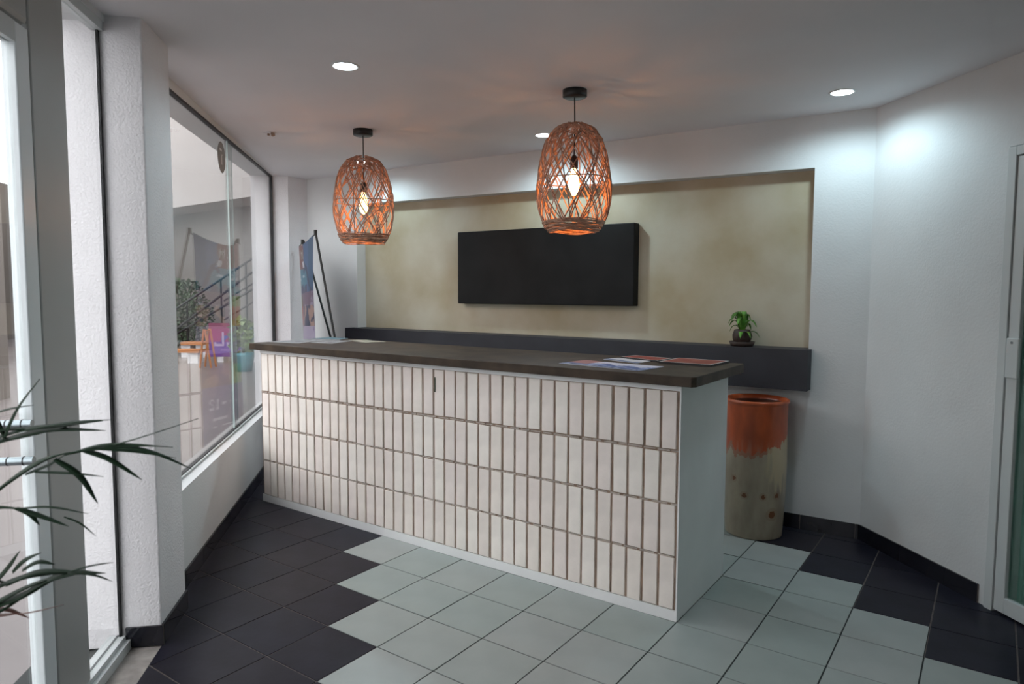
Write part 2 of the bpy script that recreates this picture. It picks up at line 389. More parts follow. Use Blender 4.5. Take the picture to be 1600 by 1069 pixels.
# ------------------------------------------------------------------ glazed door in the right wall
DW = 2.73
b = MB(); b.ubox(1.358, 1.40, DW - 0.012, DW + 0.06, 0.0, 2.06); b.ubox(1.40, 2.45, DW - 0.012, DW + 0.06, 2.02, 2.06); b.ubox(2.41, 2.45, DW - 0.012, DW + 0.06, 0, 2.02)
d1 = struct(b.build('door_1', m_alu, bevel=0.002))
b = MB(); b.ubox(1.404, 1.456, DW - 0.006, DW + 0.04, 0.012, 2.015); b.build('stile', m_alu, d1, bevel=0.003)
b = MB(); b.ubox(2.35, 2.405, DW - 0.006, DW + 0.04, 0.012, 2.015); b.build('stile', m_alu, d1, bevel=0.003)
b = MB(); b.ubox(1.456, 2.35, DW - 0.006, DW + 0.04, 0.012, 0.085); b.build('bottom_rail', m_alu, d1, bevel=0.003)
b = MB(); b.ubox(1.456, 2.35, DW - 0.006, DW + 0.04, 1.96, 2.015); b.build('top_rail', m_alu, d1, bevel=0.003)
b = MB(); b.ubox(1.456, 2.35, DW + 0.012, DW + 0.018, 0.085, 1.96); b.build('pane', m_glass2, d1)
b = MB(); b.ubox(1.476, 1.484, DW + 0.04, DW + 0.06, 0.02, 2.0); b.ubox(1.498, 1.503, DW + 0.04, DW + 0.06, 0.02, 2.0); b.build('glass_edge', m_edge, d1)
b = MB(); b.ubox(1.410, 1.470, DW - 0.022, DW - 0.006, 1.06, 1.235)
lk = b.build('lock_case', m_alu, d1, bevel=0.004)
b = MB(); b.tube([W(1.438, DW - 0.024, 1.215), W(1.438, DW - 0.020, 1.215)], 0.006, 12); b.build('screw', m_chrome, lk)
b = MB(); b.tube([W(1.456, DW + 0.09, 1.245), W(2.3, DW + 0.09, 1.245)], 0.012, 10); b.build('push_bar', m_alu, d1)
# dim passage behind that door
b = MB(); b.ubox(0.6, 3.4, 2.74, 6.5, -0.05, -0.004); struct(b.build('floor_passage', m_dark[1]))
b = MB(); b.ubox(0.6, 3.4, 6.5, 6.6, 0, 2.4); b.ubox(0.5, 0.6, 2.95, 6.6, 0, 2.4); b.ubox(3.4, 3.5, 2.9, 5.3, 0, 2.46); struct(b.build('wall_passage', m_dim))  # side wall added to close the passage off from outside light
b = MB(); b.ubox(0.6, 3.4, 2.9, 6.2, 2.46, 2.56); struct(b.build('ceiling_shading_passage', m_dim))  # unseen ceiling, added to keep the passage dim

# ------------------------------------------------------------------ reception counter
ctr = thing('reception_counter', (0.33, 0.3, 0), 'white plastered reception counter faced with upright cream bricks in four rows', 'counter')
b = MB(); b.box((-1.153, 0.012, 0), (1.80, 0.617, 1.033)); b.box((-1.153, 0.0, 0), (1.80, 0.012, 0.048)); b.box((-1.153, 0, 1.009), (1.80, 0.012, 1.033)); b.box((1.793, 0, 0.048), (1.80, 0.012, 1.009)); 
b.build('body', m_body, ctr)
b = MB(); b.box((-1.150, 0.0075, 0.048), (1.7925, 0.0119, 1.009))
b.build('mortar_bed', m_mort, ctr)
b = MB()
RH = [(0.051, 0.278), (0.290, 0.511), (0.523, 0.741), (0.757, 1.006)]
for z in (0.284, 0.517, 0.749):
    x = -1.15
    while x < 1.78:
        l = random.uniform(0.04, 0.075); y = random.uniform(0.0015, 0.005)
        b.box((x, y, z - random.uniform(0.0025, 0.0045)), (min(x + l, 1.79), 0.0119, z + random.uniform(0.002, 0.004))); x += l + random.uniform(0.004, 0.02)
tag(b.build('mortar', m_mortw, ctr), kind='stuff')
PIT = 0.0771
def brick_mesh(k, r):
    random.seed(100 + k * 7 + r); w = 0.0655 / 2; h = (RH[r][1] - RH[r][0]) / 2
    bm = bmesh.new(); bmesh.ops.create_cube(bm, size=1)
    for v in bm.verts:
        v.co.x *= 2 * w; v.co.y *= 0.02; v.co.z *= 2 * h
        v.co.x += random.uniform(-0.0012, 0.0012); v.co.z += random.uniform(-0.0015, 0.0015)
        if v.co.y < 0: v.co.y += random.uniform(-0.0008, 0.0012)
    bmesh.ops.bevel(bm, geom=[e for e in bm.edges if all(v.co.y < 0 for v in e.verts)], offset=0.0022, segments=1, affect='EDGES')
    me = bpy.data.meshes.new('brick'); bm.to_mesh(me); bm.free(); me.materials.append(m_brick[k % 4]); return me
BM = {(k, r): brick_mesh(k, r) for k in range(8) for r in range(4)}
random.seed(11)
for c_ in range(38):
    for r in range(4):
        o = bpy.data.objects.new('brick', BM[(random.randrange(8), r)]); COL.objects.link(o); o.parent = ctr
        x = 1.782 - PIT * c_ - 0.0655 / 2 + random.uniform(-0.0009, 0.0009)
        o.location = Vector((x, 0.010 + random.uniform(-0.0015, 0.001), (RH[r][0] + RH[r][1]) / 2 + random.uniform(-0.0015, 0.0015))) - ctr.location
        o.rotation_euler = (random.uniform(-0.003, 0.003), random.uniform(-0.004, 0.004), random.uniform(-0.01, 0.01))
b = MB(); b.box((0.412, -0.0035, 0.885), (0.417, -0.0005, 0.965)); o = b.build('scratch', m_mark, ctr); o['label'] = 'thin dark green mark on a top brick'
b = MB(); b.prism([(-1.205, -0.042), (1.858, -0.042), (1.872, -0.02), (1.872, 0.63), (1.86, 0.645), (-1.205, 0.645)], 1.034, 1.078)
ct = b.build('countertop', m_top, bevel=0.003); tag(ct, 'long dark brown stone slab lying on the brick reception counter', 'countertop')
CT = 1.078

# ------------------------------------------------------------------ printed matter on the counter
def sheet(name, pts, z, th, fn, label, cat, group=None, nx=24, ny=16, m=m_printg, parent=None):
    a, b_, c_, d = [Vector((p[0], p[1], 0)) for p in pts]; mb = MB(); vs = []; fs = []
    for j in range(ny + 1):
        for i in range(nx + 1):
            s, t = i / nx, j / ny; p = (a * (1 - s) + b_ * s) * (1 - t) + (d * (1 - s) + c_ * s) * t
            vs.append((p.x, p.y, z + th + 0.0012 * sin(s * 5 + t * 3) * (1 if th < 0.003 else 0) + (0.0012 if th < 0.003 else 0)))
    for j in range(ny):
        for i in range(nx): q = j * (nx + 1) + i; fs.append([q, q + 1, q + nx + 2, q + nx + 1])
    mb.add(vs, fs)
    idx = [i for i in range(nx + 1)] + [j * (nx + 1) + nx for j in range(1, ny + 1)] + [ny * (nx + 1) + i for i in range(nx - 1, -1, -1)] + [j * (nx + 1) for j in range(ny - 1, 0, -1)]
    top = [vs[i] for i in idx]; bot = [(v[0], v[1], z + 0.0003) for v in top]; n = len(top)
    mb.add(top + bot, [[i, n + i, n + (i + 1) % n, (i + 1) % n] for i in range(n)] + [list(range(n, 2 * n))[::-1]])
    o = mb.build(name, m, parent)
    nf = nx * ny
    paint(o, lambda c, k: fn((k % nx + 0.5) / nx, (k // nx + 0.5) / ny) if k < nf else fn(-1, -1))
    if parent is None: tag(o, label, cat, group)
    return o
def rnd(s, t, k=0.0, sc=7): return noise.noise(Vector((s * sc + k, t * sc, k)))
def f_blue(s, t):
    if s < 0: return (.5, .5, .55)
    c = (0.07, 0.11, 0.30) if rnd(s, t, 3) < 0.05 else (0.25, 0.32, 0.55)
    if t > 0.62 + 0.1 * sin(s * 20): c = (0.6, 0.62, 0.75)
    if s < 0.25 and t > 0.3: c = (0.35, 0.16, 0.16)
    if 0.08 < t < 0.2: c = (0.05, 0.07, 0.16) if rnd(s, t, 9, 16) > 0 else (0.35, 0.38, 0.5)
    return c
def f_red(s, t):
    if s < 0: return (0.02, 0.018, 0.018)
    if s < 0.03 or s > 0.97 or t < 0.04 or t > 0.96: return (0.45, 0.43, 0.43)
    return (0.22, 0.022, 0.015) if rnd(s, t, 5, 5) < 0.1 else (0.26, 0.045, 0.03)
def f_teal(s, t):
    if s < 0: return (.3, .32, .33)
    return (0.06, 0.15, 0.19) if rnd(s, t, 2, 5) < 0.05 else (0.14, 0.22, 0.26)
def f_news(s, t):
    if s < 0: return (.4, .4, .4)
    if 0.1 < s < 0.9 and int(t * 16) % 2 and rnd(s, t, 8, 12) > -0.2: return (0.16, 0.17, 0.19)
    return (0.33, 0.34, 0.36) if rnd(s, t, 1, 4) < 0.2 else (0.2, 0.2, 0.22)
def f_cream(s, t):
    if s < 0: return (.4, .38, .33)
    return (0.20, 0.25, 0.16) if rnd(s, t, 6, 5) > 0.25 else (0.42, 0.40, 0.34)
g1 = 'leaflets spread over the left end of the counter'
sheet('newspaper', [(-1.165, 0.09), (-0.905, 0.13), (-0.99, 0.47), (-1.19, 0.42)], CT, 0.003, f_news, 'folded grey printed newspaper nearest the left front corner of the counter', 'newspaper')
sheet('magazine', [(-1.18, 0.44), (-0.93, 0.50), (-1.0, 0.635), (-1.19, 0.62)], CT, 0.006, f_teal, 'dark teal covered magazine at the far left end of the counter', 'magazine')
sheet('leaflet', [(-0.90, 0.22), (-0.72, 0.25), (-0.80, 0.50), (-0.965, 0.47)], CT, 0.001, f_news, 'grey leaflet lying right of the newspaper on the counter', 'leaflet')
sheet('leaflet', [(-0.86, 0.52), (-0.62, 0.45), (-0.55, 0.58), (-0.80, 0.635)], CT, 0.001, f_cream, 'cream leaflet with green patches at the back left of the counter', 'leaflet')
sheet('flyer', [(1.14, 0.09), (1.59, 0.03), (1.62, 0.24), (1.17, 0.31)], CT, 0.001, f_blue, 'wide blue and white flyer at the front right of the counter', 'flyer')
sheet('flyer', [(1.22, 0.40), (1.44, 0.33), (1.46, 0.46), (1.25, 0.52)], CT, 0.001, lambda s, t: (.6, .62, .68) if t > .3 or s < 0 else (.15, .2, .35), 'small pale blue flyer tucked before the left red booklet', 'flyer')
sheet('booklet', [(1.26, 0.52), (1.50, 0.44), (1.515, 0.60), (1.29, 0.64)], CT, 0.009, f_red, 'left one of two red booklets with dark sides on the counter', 'booklet')
sheet('booklet', [(1.525, 0.40), (1.79, 0.39), (1.80, 0.635), (1.535, 0.635)], CT, 0.010, f_red, 'right one of two red booklets, at the right end of the counter', 'booklet')

# ------------------------------------------------------------------ black panel in the recess
b = MB(); b.bbox(-0.659, 0.846, 0.022, 0.10, 1.332, 1.899)
o = b.build('wall_panel', m_black, bevel=0.006); tag(o, 'large matte black rectangular panel mounted in the tan wall recess', 'panel')

# ------------------------------------------------------------------ pendant lamps
def pendant(x, y, label, seed):
    random.seed(seed)
    t = thing('pendant_lamp', (x, y, H), label, 'lamp', 'woven rattan pendant lamps')
    b = MB(); b.lathe([(0.0, H - 0.038), (0.055, H - 0.038), (0.062, H - 0.034), (0.062, H - 0.001), (0, H - 0.001)], (x, y), 32); b.build('ceiling_canopy', m_blackm, t)
    b = MB(); b.tube([(x, y, H - 0.036), (x + 0.002, y, 2.3), (x, y, 2.125)], 0.0035, 8); b.build('cord', m_blackm, t)
    b = MB(); b.lathe([(0.003, 2.13), (0.012, 2.125), (0.020, 2.105), (0.021, 2.062), (0.0, 2.062)], (x, y), 16); b.build('socket', m_blackm, t)
    b = MB(); b.lathe([(0.011, 2.064), (0.014, 2.045), (0.026, 2.005), (0.030, 1.975), (0.024, 1.945), (0.010, 1.925), (0.0005, 1.921)], (x, y), 20); b.build('bulb', m_fil, t)
    ZT, ZB = 2.287, 1.735
    prof = [(0.0, 2.289), (0.05, 2.284), (0.105, 2.258), (0.142, 2.205), (0.168, 2.13), (0.184, 2.04), (0.191, 1.97), (0.187, 1.90), (0.172, 1.82), (0.150, 1.772), (0.132, 1.742)]
    def R(z):
        for (r0, z0), (r1, z1) in zip(prof, prof[1:]):
            if z1 <= z <= z0: f = (z0 - z) / (z0 - z1); return r0 + f * (r1 - r0)
        return prof[-1][0]
    sh = MB()
    def strand(a0, a1, z0, z1, rr, r=0.0023, n=26, wob=0.05):
        r *= 1.38
        k = random.uniform(0, 6); pts = []
        for i in range(n + 1):
            f = i / n; zz = z0 + (z1 - z0) * f
            a = a0 + (a1 - a0) * f + wob * sin(f * 5 + k); rad = R(zz) + rr
            pts.append((x + rad * cos(a), y + rad * sin(a), zz))
        sh.tube(pts, r, 5, caps=False)
    for sgn in (-1, 1):
        N = 20
        for i in range(N):
            a = 2 * pi * i / N + random.uniform(-0.07, 0.07); sw = sgn * random.uniform(1.1, 1.75)
            z0 = 2.284 if i % 2 else 2.27; r_ = random.uniform(-0.004, 0.003) + sgn * 0.002
            strand(a, a + sw, z0, 1.775, r_)
            if i % 2 == 0: strand(a + 0.06, a + sw + 0.07, z0, 1.775, r_)
    for i in range(10):
        a = random.uniform(0, 2 * pi); strand(a, a + random.uniform(-2.6, 2.6), random.uniform(2.15, 2.28), random.uniform(1.78, 1.95), random.uniform(-0.004, 0.004))
    for i in range(8):
        a = random.uniform(0, 2 * pi); strand(a, a + random.uniform(-.3, .3), 2.28, 1.775, 0)
    # crowding near the crown
    for i in range(18):
        a = random.uniform(0, 2 * pi); strand(a, a + random.uniform(1.0, 2.6) * random.choice((-1, 1)), 2.286, random.uniform(2.17, 2.23), random.uniform(-0.003, 0.004), 0.0024, 14)
    s_ = sh.build('shade', m_rattan, t)
    def ring(z, rr, r, seed_w=0.0015, n=40, mb=None):
        k1 = random.uniform(0, 6); rad = R(z) + rr
        pts = [(x + (rad + seed_w * sin(5 * a + k1)) * cos(a), y + (rad + seed_w * sin(5 * a + k1)) * sin(a), z + seed_w * 1.5 * sin(3 * a + k1)) for a in [2 * pi * i / n for i in range(n + 1)]]
        mb.tube(pts, r, 6, caps=False)
    b = MB(); ring(2.0, 0.0, 0.0028, mb=b); b.build('hoop', m_rattan2, s_)
    b = MB()
    for k in range(20): ring(1.738 + k * 0.0028, random.uniform(-0.005, 0.006), 0.0030, 0.003, mb=b)
    b.build('rim_band', m_rattan2, s_)
    l = bpy.data.lights.new('bulb_light', 'POINT'); l.energy = 3.5; l.color = (1.0, 0.36, 0.08); l.shadow_soft_size = 0.03
    lo = bpy.data.objects.new('bulb_light', l); COL.objects.link(lo); lo.parent = t; lo.location = (0, 0, 1.90 - H)
    return t
pendant(-0.483, 0.328, 'lit woven rattan pendant lamp on the left, over the left half of the counter', 3)
pendant(1.063, 0.347, 'lit woven rattan pendant lamp on the right, hanging before the black panel', 4)

# ------------------------------------------------------------------ recessed downlights
def downlight(x, y, label, real=True, power=1.0):
    t = thing('ceiling_downlight', (x, y, H), label, 'light', 'recessed ceiling downlights')
    b = MB(); b.lathe([(0.053, H - 0.001), (0.053, H - 0.004), (0.064, H - 0.004), (0.066, H + 0.0005)], (x, y), 32); b.build('trim_ring', m_film, t)
    b = MB(); b.lathe([(0.0005, H - 0.003), (0.053, H - 0.0025)], (x, y), 32); b.build('diffuser', m_cool, t)
    l = bpy.data.lights.new('downlight_lamp', 'SPOT'); l.energy = DOWN_POWER * power; l.color = DOWN_COLOR; l.spot_size = math.radians(168); l.spot_blend = 0.55; l.shadow_soft_size = 0.05
    lo = bpy.data.objects.new('downlight_lamp', l); COL.objects.link(lo); lo.parent = t; lo.location = (0, 0, -0.012)
downlight(0.387, -0.576, 'round white downlight in the ceiling at the upper left, before the counter')
downlight(0.396, 1.099, 'round white downlight partly hidden behind the right pendant lamp', power=1.9)
downlight(-1.31, 1.08, 'small round downlight almost hidden behind the top of the left pendant lamp', power=0.9)
downlight(2.176, 1.152, 'round white downlight at the upper right near the angled wall', power=1.35)
# small broken fixture plate on the ceiling
b = MB(); x, y = -1.04, 0.033
b.box((x - 0.045, y - 0.018, H - 0.006), (x + 0.045, y + 0.018, H - 0.0005))
o = b.build('ceiling_sensor', m_ceil, bevel=0.002); tag(o, 'tiny pinkish fixture plate on the ceiling left of the left pendant', 'sensor')
b = MB(); b.tube([(x - 0.01, y, H - 0.006), (x - 0.01, y, H - 0.018)], 0.008, 10); b.tube([(x + 0.028, y + .004, H - 0.006), (x + 0.034, y + .004, H - 0.024)], 0.012, 10); b.build('terminal', m_mort, o)

# ------------------------------------------------------------------ tall clay pot
PC = Vector((1.741, 1.352, 0))
t = thing('clay_pot', PC, 'tall cylindrical clay pot, terracotta above and cream below, beside the counter', 'pot')
def prof_r(z): return 0.161 + 0.016 * min(1, z / 0.45) + 0.004 * sin(z * 7)
b = MB(); zs = [i * 0.78 / 150 for i in range(151)]; pr = [(0.001, 0.001), (0.15, 0.001)] + [(prof_r(z), z + 0.003) for z in zs] + [(0.182, 0.79), (0.181, 0.803), (0.172, 0.808), (0.160, 0.803), (0.155, 0.78)]
b.lathe(pr, (PC.x, PC.y), 180)
o = b.build('pot_body', m_clay, t)
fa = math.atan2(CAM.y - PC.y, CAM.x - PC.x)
def pot_col(c, k):
    z = c.z; a = math.atan2(c.y - PC.y, c.x - PC.x) - fa; a = (a + pi) % (2 * pi) - pi
    xx = sin(a) ; nz = noise.fractal(Vector((cos(a) * 3, sin(a) * 3, z * 6)), 1.0, 2.0, 4); nz2 = noise.noise(Vector((cos(a) * 9, sin(a) * 9, z * 9 + 5)))
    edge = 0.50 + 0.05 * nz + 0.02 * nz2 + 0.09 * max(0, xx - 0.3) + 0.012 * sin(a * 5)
    if z > edge + 0.02: 
        f = 0.85 + 0.25 * nz; base = (0.52 * f, 0.10 * f, 0.028 * f)
        k_ = max(0, min(1, (0.60 - z) / 0.08)) * max(0, min(1, nz2 * 2 + 0.3)) * 0.6
        base = tuple(v * (1 - k_) + w_ * k_ for v, w_ in zip(base, (0.42, 0.2, 0.13)))
        return base
    cr = (0.36 + 0.07 * nz, 0.31 + 0.07 * nz, 0.23 + 0.05 * nz)
    if z > edge - 0.01: cr = (0.34, 0.16, 0.10)
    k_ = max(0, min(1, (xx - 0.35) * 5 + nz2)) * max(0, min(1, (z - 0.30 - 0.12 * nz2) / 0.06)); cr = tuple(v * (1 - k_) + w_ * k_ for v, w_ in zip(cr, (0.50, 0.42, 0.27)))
    for sx, sz, sr in ((-0.32, 0.26, 0.013), (0.62, 0.155, 0.021), (0.28, 0.26, 0.012), (0.78, 0.265, 0.014), (-0.7, 0.35, 0.012), (2.2, .2, .02), (-2.4, .3, .02)):
        da = (a - sx) * 0.17; dd = hypot(da, z - sz)
        if dd < sr: return (0.18, 0.07, 0.03)
        if dd < sr * 1.9: cr = tuple(v * 0.8 + w * 0.2 for v, w in zip(cr, (0.2, 0.08, 0.03)))
    return cr
paint(o, pot_col)
b = MB(); b.lathe([(0.155, 0.782), (0.150, 0.70), (0.150, 0.25), (0.001, 0.25)], (PC.x, PC.y), 48); b.build('pot_inside', m_clayin, t)

# ------------------------------------------------------------------ small potted plant on the ledge
px_, py_ = 1.588, yb(1.588) - 0.012; LZ = 1.106 - (1.588 + 1.81) / 3.813 * 0.012
t = thing('potted_plant', (px_, py_, LZ), 'small bright green potted plant in dark brown pot on the slate ledge', 'plant')
b = MB(); b.lathe([(0.001, LZ), (0.066, LZ), (0.078, LZ + 0.03), (0.070, LZ + 0.03), (0.062, LZ + 0.012), (0.001, LZ + 0.012)], (px_, py_), 28); b.build('saucer', m_pot, t)
b = MB()
b.lathe([(0.001, LZ + 0.012), (0.040, LZ + 0.013), (0.056, LZ + 0.045), (0.058, LZ + 0.07), (0.047, LZ + 0.103), (0.041, LZ + 0.104), (0.043, LZ + 0.09), (0.001, LZ + 0.088)], (px_, py_), 28)
b.build('pot', m_pot, t)
random.seed(21)
for k in range(22):
    a = random.uniform(0, 2 * pi); L = random.uniform(0.06, 0.115); rise = random.uniform(0.02, 0.10)
    if k % 5 == 0: L, rise = 0.10, -0.015
    b = MB(); p0 = Vector((px_, py_, LZ + 0.09)); dv = Vector((cos(a), sin(a), 0))
    if dv.y > 0.3: L *= 0.6
    pts = spline([p0 + dv * 0.01, p0 + dv * L * 0.45 + Vector((0, 0, rise + 0.015)), p0 + dv * L * 0.8 + Vector((0, 0, rise + 0.012)), p0 + dv * L * 1.05 + Vector((0, 0, rise - 0.02))], 7)
    b.ribbon(pts, random.uniform(0.013, 0.020)); b.build('leaf', m_leaf, t)

# ------------------------------------------------------------------ banner stand
T1 = Vector((-1.549, 0.798, 1.896)); T2 = Vector((-2.205, 1.180, 1.872))
t = thing('banner_stand', (-1.75, 0.95, 0), 'tall printed poster banner on thin black tripod stand behind the left counter end', 'banner')
bd = (T1 - T2); bd.z = 0; bw_ = bd.length; bd.normalize(); bn = Vector((bd.y, -bd.x, 0))   # faces the glass front
nx, ny = 72, 150; vs = []; fs = []
TL = T2 + Vector((0, 0, -0.035)); ztb = 1.845
for j in range(ny + 1):
    tt = j / ny
    for i in range(nx + 1):
        s = i / nx; z = (ztb + 0.03 * s) - tt * 1.70
        sag = 0.055 * sin(pi * s) * (1 - tt) ** 6
        p = T2 + bd * (bw_ * (0.03 + 0.94 * s)) + bn * (0.015 + 0.05 * sin(pi * s) * (1 - tt) + 0.006 * sin(tt * 9 + s * 6))
        vs.append((p.x, p.y, z - sag))
for j in range(ny):
    for i in range(nx): q = j * (nx + 1) + i; fs.append([q, q + 1, q + nx + 2, q + nx + 1])
b = MB(); b.add(vs, fs, 0, True); o = b.build('banner', m_print, t)
GL = {'1': ["00100", "01100", "00100", "00100", "00100", "00100", "01110"], '2': ["01110", "10001", "00001", "00110", "01000", "10000", "11111"],
      'M': ["10001", "11011", "10101", "10101", "10001", "10001", "10001"], 'A': ["00100", "01010", "01010", "10001", "11111", "10001", "10001"],
      'L': ["10000", "10000", "10000", "10000", "10000", "10001", "11111"]}
def glyph(ch, s, t):            # s,t in 0..1 inside the glyph box, t down
    if not (0 <= s < 1 and 0 <= t < 1): return False
    return GL[ch][int(t * 7)][int(s * 5)] == '1'
def text(st, s, t, s0, t0, w, h, gap=1.25):
    for k, ch in enumerate(st):
        if glyph(ch, (s - s0 - k * w * gap) / w, (t - t0) / h): return True
    return False
def banner_col(c, k):
    i = k % nx; j = k // nx; s = (i + 0.5) / nx; t_ = (j + 0.5) / ny
    n1 = noise.fractal(Vector((s * 4, t_ * 9, 1)), 1.0, 2.0, 3); n2 = noise.noise(Vector((s * 10, t_ * 20, 7)))
    if t_ < 0.26:
        col = (0.20, 0.075, 0.07) if s < 0.62 + 0.1 * n1 and t_ < 0.12 + 0.04 * s else (0.05, 0.13, 0.28)
        if s > 0.80: col = (0.02, 0.09, 0.20)
        if t_ > 0.13 and s < 0.75: col = (0.035, 0.04, 0.12) if n1 < 0 else (0.04, 0.20, 0.30)
        if hypot((s - 0.52) * 0.8, (t_ - 0.055) * 1.7) < 0.055: col = (0.12, 0.05, 0.02)
        if text('M', s, t_, 0.47, 0.03, 0.10, 0.05): col = (0.6, 0.6, 0.6)
        if text('12', s, t_, 0.06, 0.135, 0.11, 0.055): col = (0.65, 0.68, 0.75)
        if 0.36 < s < 0.75 and 0.165 < t_ < 0.18 and n2 > -0.1: col = (0.5, 0.6, 0.7)
        if abs((s - 0.62) - (t_ - 0.10) * 1.8) < 0.04 + 0.06 * n2 and t_ > 0.09: col = (0.02, 0.03, 0.09)
        if 0.52 < s < 0.70 and 0.09 < t_ < 0.125 and n2 > 0.0: col = (0.6, 0.62, 0.68)
        return col
    if t_ < 0.33:
        if s < 0.22 and t_ > 0.27: return (0.22, 0.30, 0.05)
        return (0.30, 0.27, 0.38) if n1 > 0 else (0.16, 0.10, 0.16)
    if t_ < 0.43:
        if s < 0.30: return (0.45, 0.12, 0.06) if n2 > -0.3 else (0.16, 0.1, 0.1)
        if 0.45 < s: return (0.03, 0.04, 0.10) if n1 < 0.15 else (0.40, 0.26, 0.22)
        return (0.30, 0.22, 0.32)
    if t_ < 0.56: 
        if s > 0.12 and n2 > 0.45: return (0.25, 0.2, 0.35)
        return (0.42, 0.36, 0.50)
    if t_ < 0.72:
        if s < 0.3: return (0.30, 0.36, 0.08) if t_ > 0.62 else (0.28, 0.10, 0.05)
        return (0.13, 0.06, 0.04) if n1 < 0.1 else (0.34, 0.20, 0.10)
    if text('12', s, t_, 0.55, 0.78, 0.10, 0.05): return (0.7, 0.7, 0.75)
    if 0.15 < s < 0.5 and 0.80 < t_ < 0.815 and n2 > 0: return (0.6, 0.6, 0.65)
    if 0.10 < s < 0.8 and (0.87 < t_ < 0.885 or 0.91 < t_ < 0.92) and n2 > -0.05: return (0.6, 0.6, 0.65)
    return (0.14, 0.12, 0.24) if n1 < 0 else (0.22, 0.16, 0.28)
paint(o, lambda c, k: tuple(v * 0.5 for v in banner_col(c, k)))
hub = T1.lerp(T2, 0.5) - bn * 0.14; hub.z = 1.0
F1 = Vector((-1.106, 0.826, 0.0)); F2 = Vector((-1.09, 0.90, 0.0))
b = MB(); b.tube([T1, F1 + Vector((0, 0, 0.01))], [0.009, 0.009], 8); b.build('pole', m_blackm, t)
b = MB(); b.tube([T2 - bn * 0.012, F2 + Vector((0, 0, 0.01))], 0.009, 8); b.build('pole', m_blackm, t)
b = MB(); Fb = T2 + bd * 0.05; Fb.z = 0.01; b.tube([T1.lerp(F1, 0.45), Fb], 0.008, 8); b.build('pole', m_blackm, t)
for T in (T1, T2):
    b = MB(); b.tube([T + Vector((0, 0, -0.03)), T + Vector((0, 0, 0.012))], 0.013, 8); b.tube([T + bn * -0.01, T + bn * 0.02 + Vector((0, 0, -0.04))], 0.004, 6); b.build('hook', m_blackm, t)

# ------------------------------------------------------------------ palm in the left foreground
PB = W(2.62, -0.76)
t = thing('potted_palm', PB, 'dark green potted palm whose fronds reach in from the left edge', 'plant')
b = MB(); b.lathe([(0.001, 0.001), (0.10, 0.001), (0.135, 0.30), (0.145, 0.30), (0.145, 0.33), (0.128, 0.33), (0.125, 0.29), (0.001, 0.29)], (PB.x, PB.y), 32); b.build('pot', m_pot, t)
b = MB(); b.lathe([(0.124, 0.291), (0.06, 0.30), (0.001, 0.303)], (PB.x, PB.y), 24); b.build('soil', m_soil, t)
crown = PB + Vector((0, 0, 0.30))
def frond(rach, leafs, d0=1.22, m=m_palm, wmax=0.0055):
    b = MB(); pts = [at(x, y, d) for x, y, d in rach]
    rr = spline([crown + Vector((random.uniform(-.02, .02), random.uniform(-.02, .02), 0)), crown.lerp(pts[0], 0.5) + Vector((0, 0, 0.22))] + pts, 24)
    b.tube(rr, [0.005 - 0.0038 * i / 24 for i in range(25)], 6)
    for lf in leafs:
        wd = lf[0] * 1.25; q = [at(x, y, d0 + 0.0004 * (i * 12)) for i, (x, y) in enumerate(lf[1:])]
        b.ribbon(spline(q, 12), wd, nrm=Vector((0.25, -0.45, 0.85)))
    return b.build('frond', m, t)
random.seed(5)
frond([(-120, 720, 1.26), (-50, 700, 1.23), (5, 688, 1.22)], [
    (.0050, (5, 690), (28, 640), (62, 592)), (.0035, (-30, 655), (10, 641), (52, 633)), (.0075, (-30, 700), (40, 680), (90, 672), (165, 673)),
    (.0060, (-20, 690), (40, 672), (100, 665), (160, 658)), (.0035, (60, 668), (120, 660), (175, 656)), (.0065, (-50, 705), (0, 690), (50, 680), (110, 665)), (.006, (-40, 640), (-10, 655), (12, 690)), (.006, (-60, 670), (0, 672), (60, 668))])
frond([(-110, 850, 1.24), (-40, 795, 1.23), (20, 750, 1.22), (80, 715, 1.22), (130, 704, 1.22)], [
    (.0055, (128, 704), (170, 718), (222, 750)), (.0055, (85, 718), (125, 745), (153, 787)), (.0050, (130, 704), (190, 700), (240, 708), (300, 733)),
    (.0035, (130, 704), (190, 697), (262, 698)), (.0022, (110, 710), (200, 690), (310, 654)), (.0030, (55, 738), (110, 740), (162, 745)), (.0035, (100, 712), (170, 695), (270, 699)),
    (.0045, (40, 742), (75, 728), (100, 712)), (.0060, (-60, 815), (0, 765), (60, 722), (110, 707)), (.0035, (150, 702), (210, 706), (275, 716))])
frond([(-120, 850, 1.25), (-50, 802, 1.24), (0, 794, 1.23), (35, 796, 1.23)], [
    (.0050, (25, 795), (60, 806), (108, 823)), (.0045, (28, 795), (48, 805), (62, 821)), (.0025, (30, 795), (80, 793), (138, 803)), (.0035, (-60, 800), (-10, 793), (35, 795)), (.0018, (100, 808), (125, 818), (150, 838))])
frond([(-120, 1030, 1.24), (-50, 985, 1.23), (10, 950, 1.22), (70, 912, 1.22), (120, 897, 1.22)], [
    (.0085, (-10, 950), (40, 930), (100, 898), (165, 896)), (.0070, (-20, 925), (12, 890), (31, 861)), (.0060, (20, 895), (40, 876), (64, 864)), (.0050, (35, 892), (60, 879), (86, 882)),
    (.0060, (10, 915), (60, 895), (125, 893)), (.0060, (-30, 930), (30, 905), (80, 896), (130, 895)), (.0022, (110, 893), (145, 884), (177, 879)), (.0022, (120, 896), (150, 900), (176, 909)), (.0060, (-60, 975), (0, 940), (50, 915), (100, 897)), (.0045, (-70, 900), (-30, 905), (20, 912))])
frond([(-120, 1010, 1.26), (-60, 965, 1.25), (0, 957, 1.24)], [(.0040, (-30, 955), (10, 953), (46, 966)), (.0035, (-40, 962), (0, 962), (34, 958)), (.0015, (30, 960), (60, 955), (100, 945))], m=m_palmb)
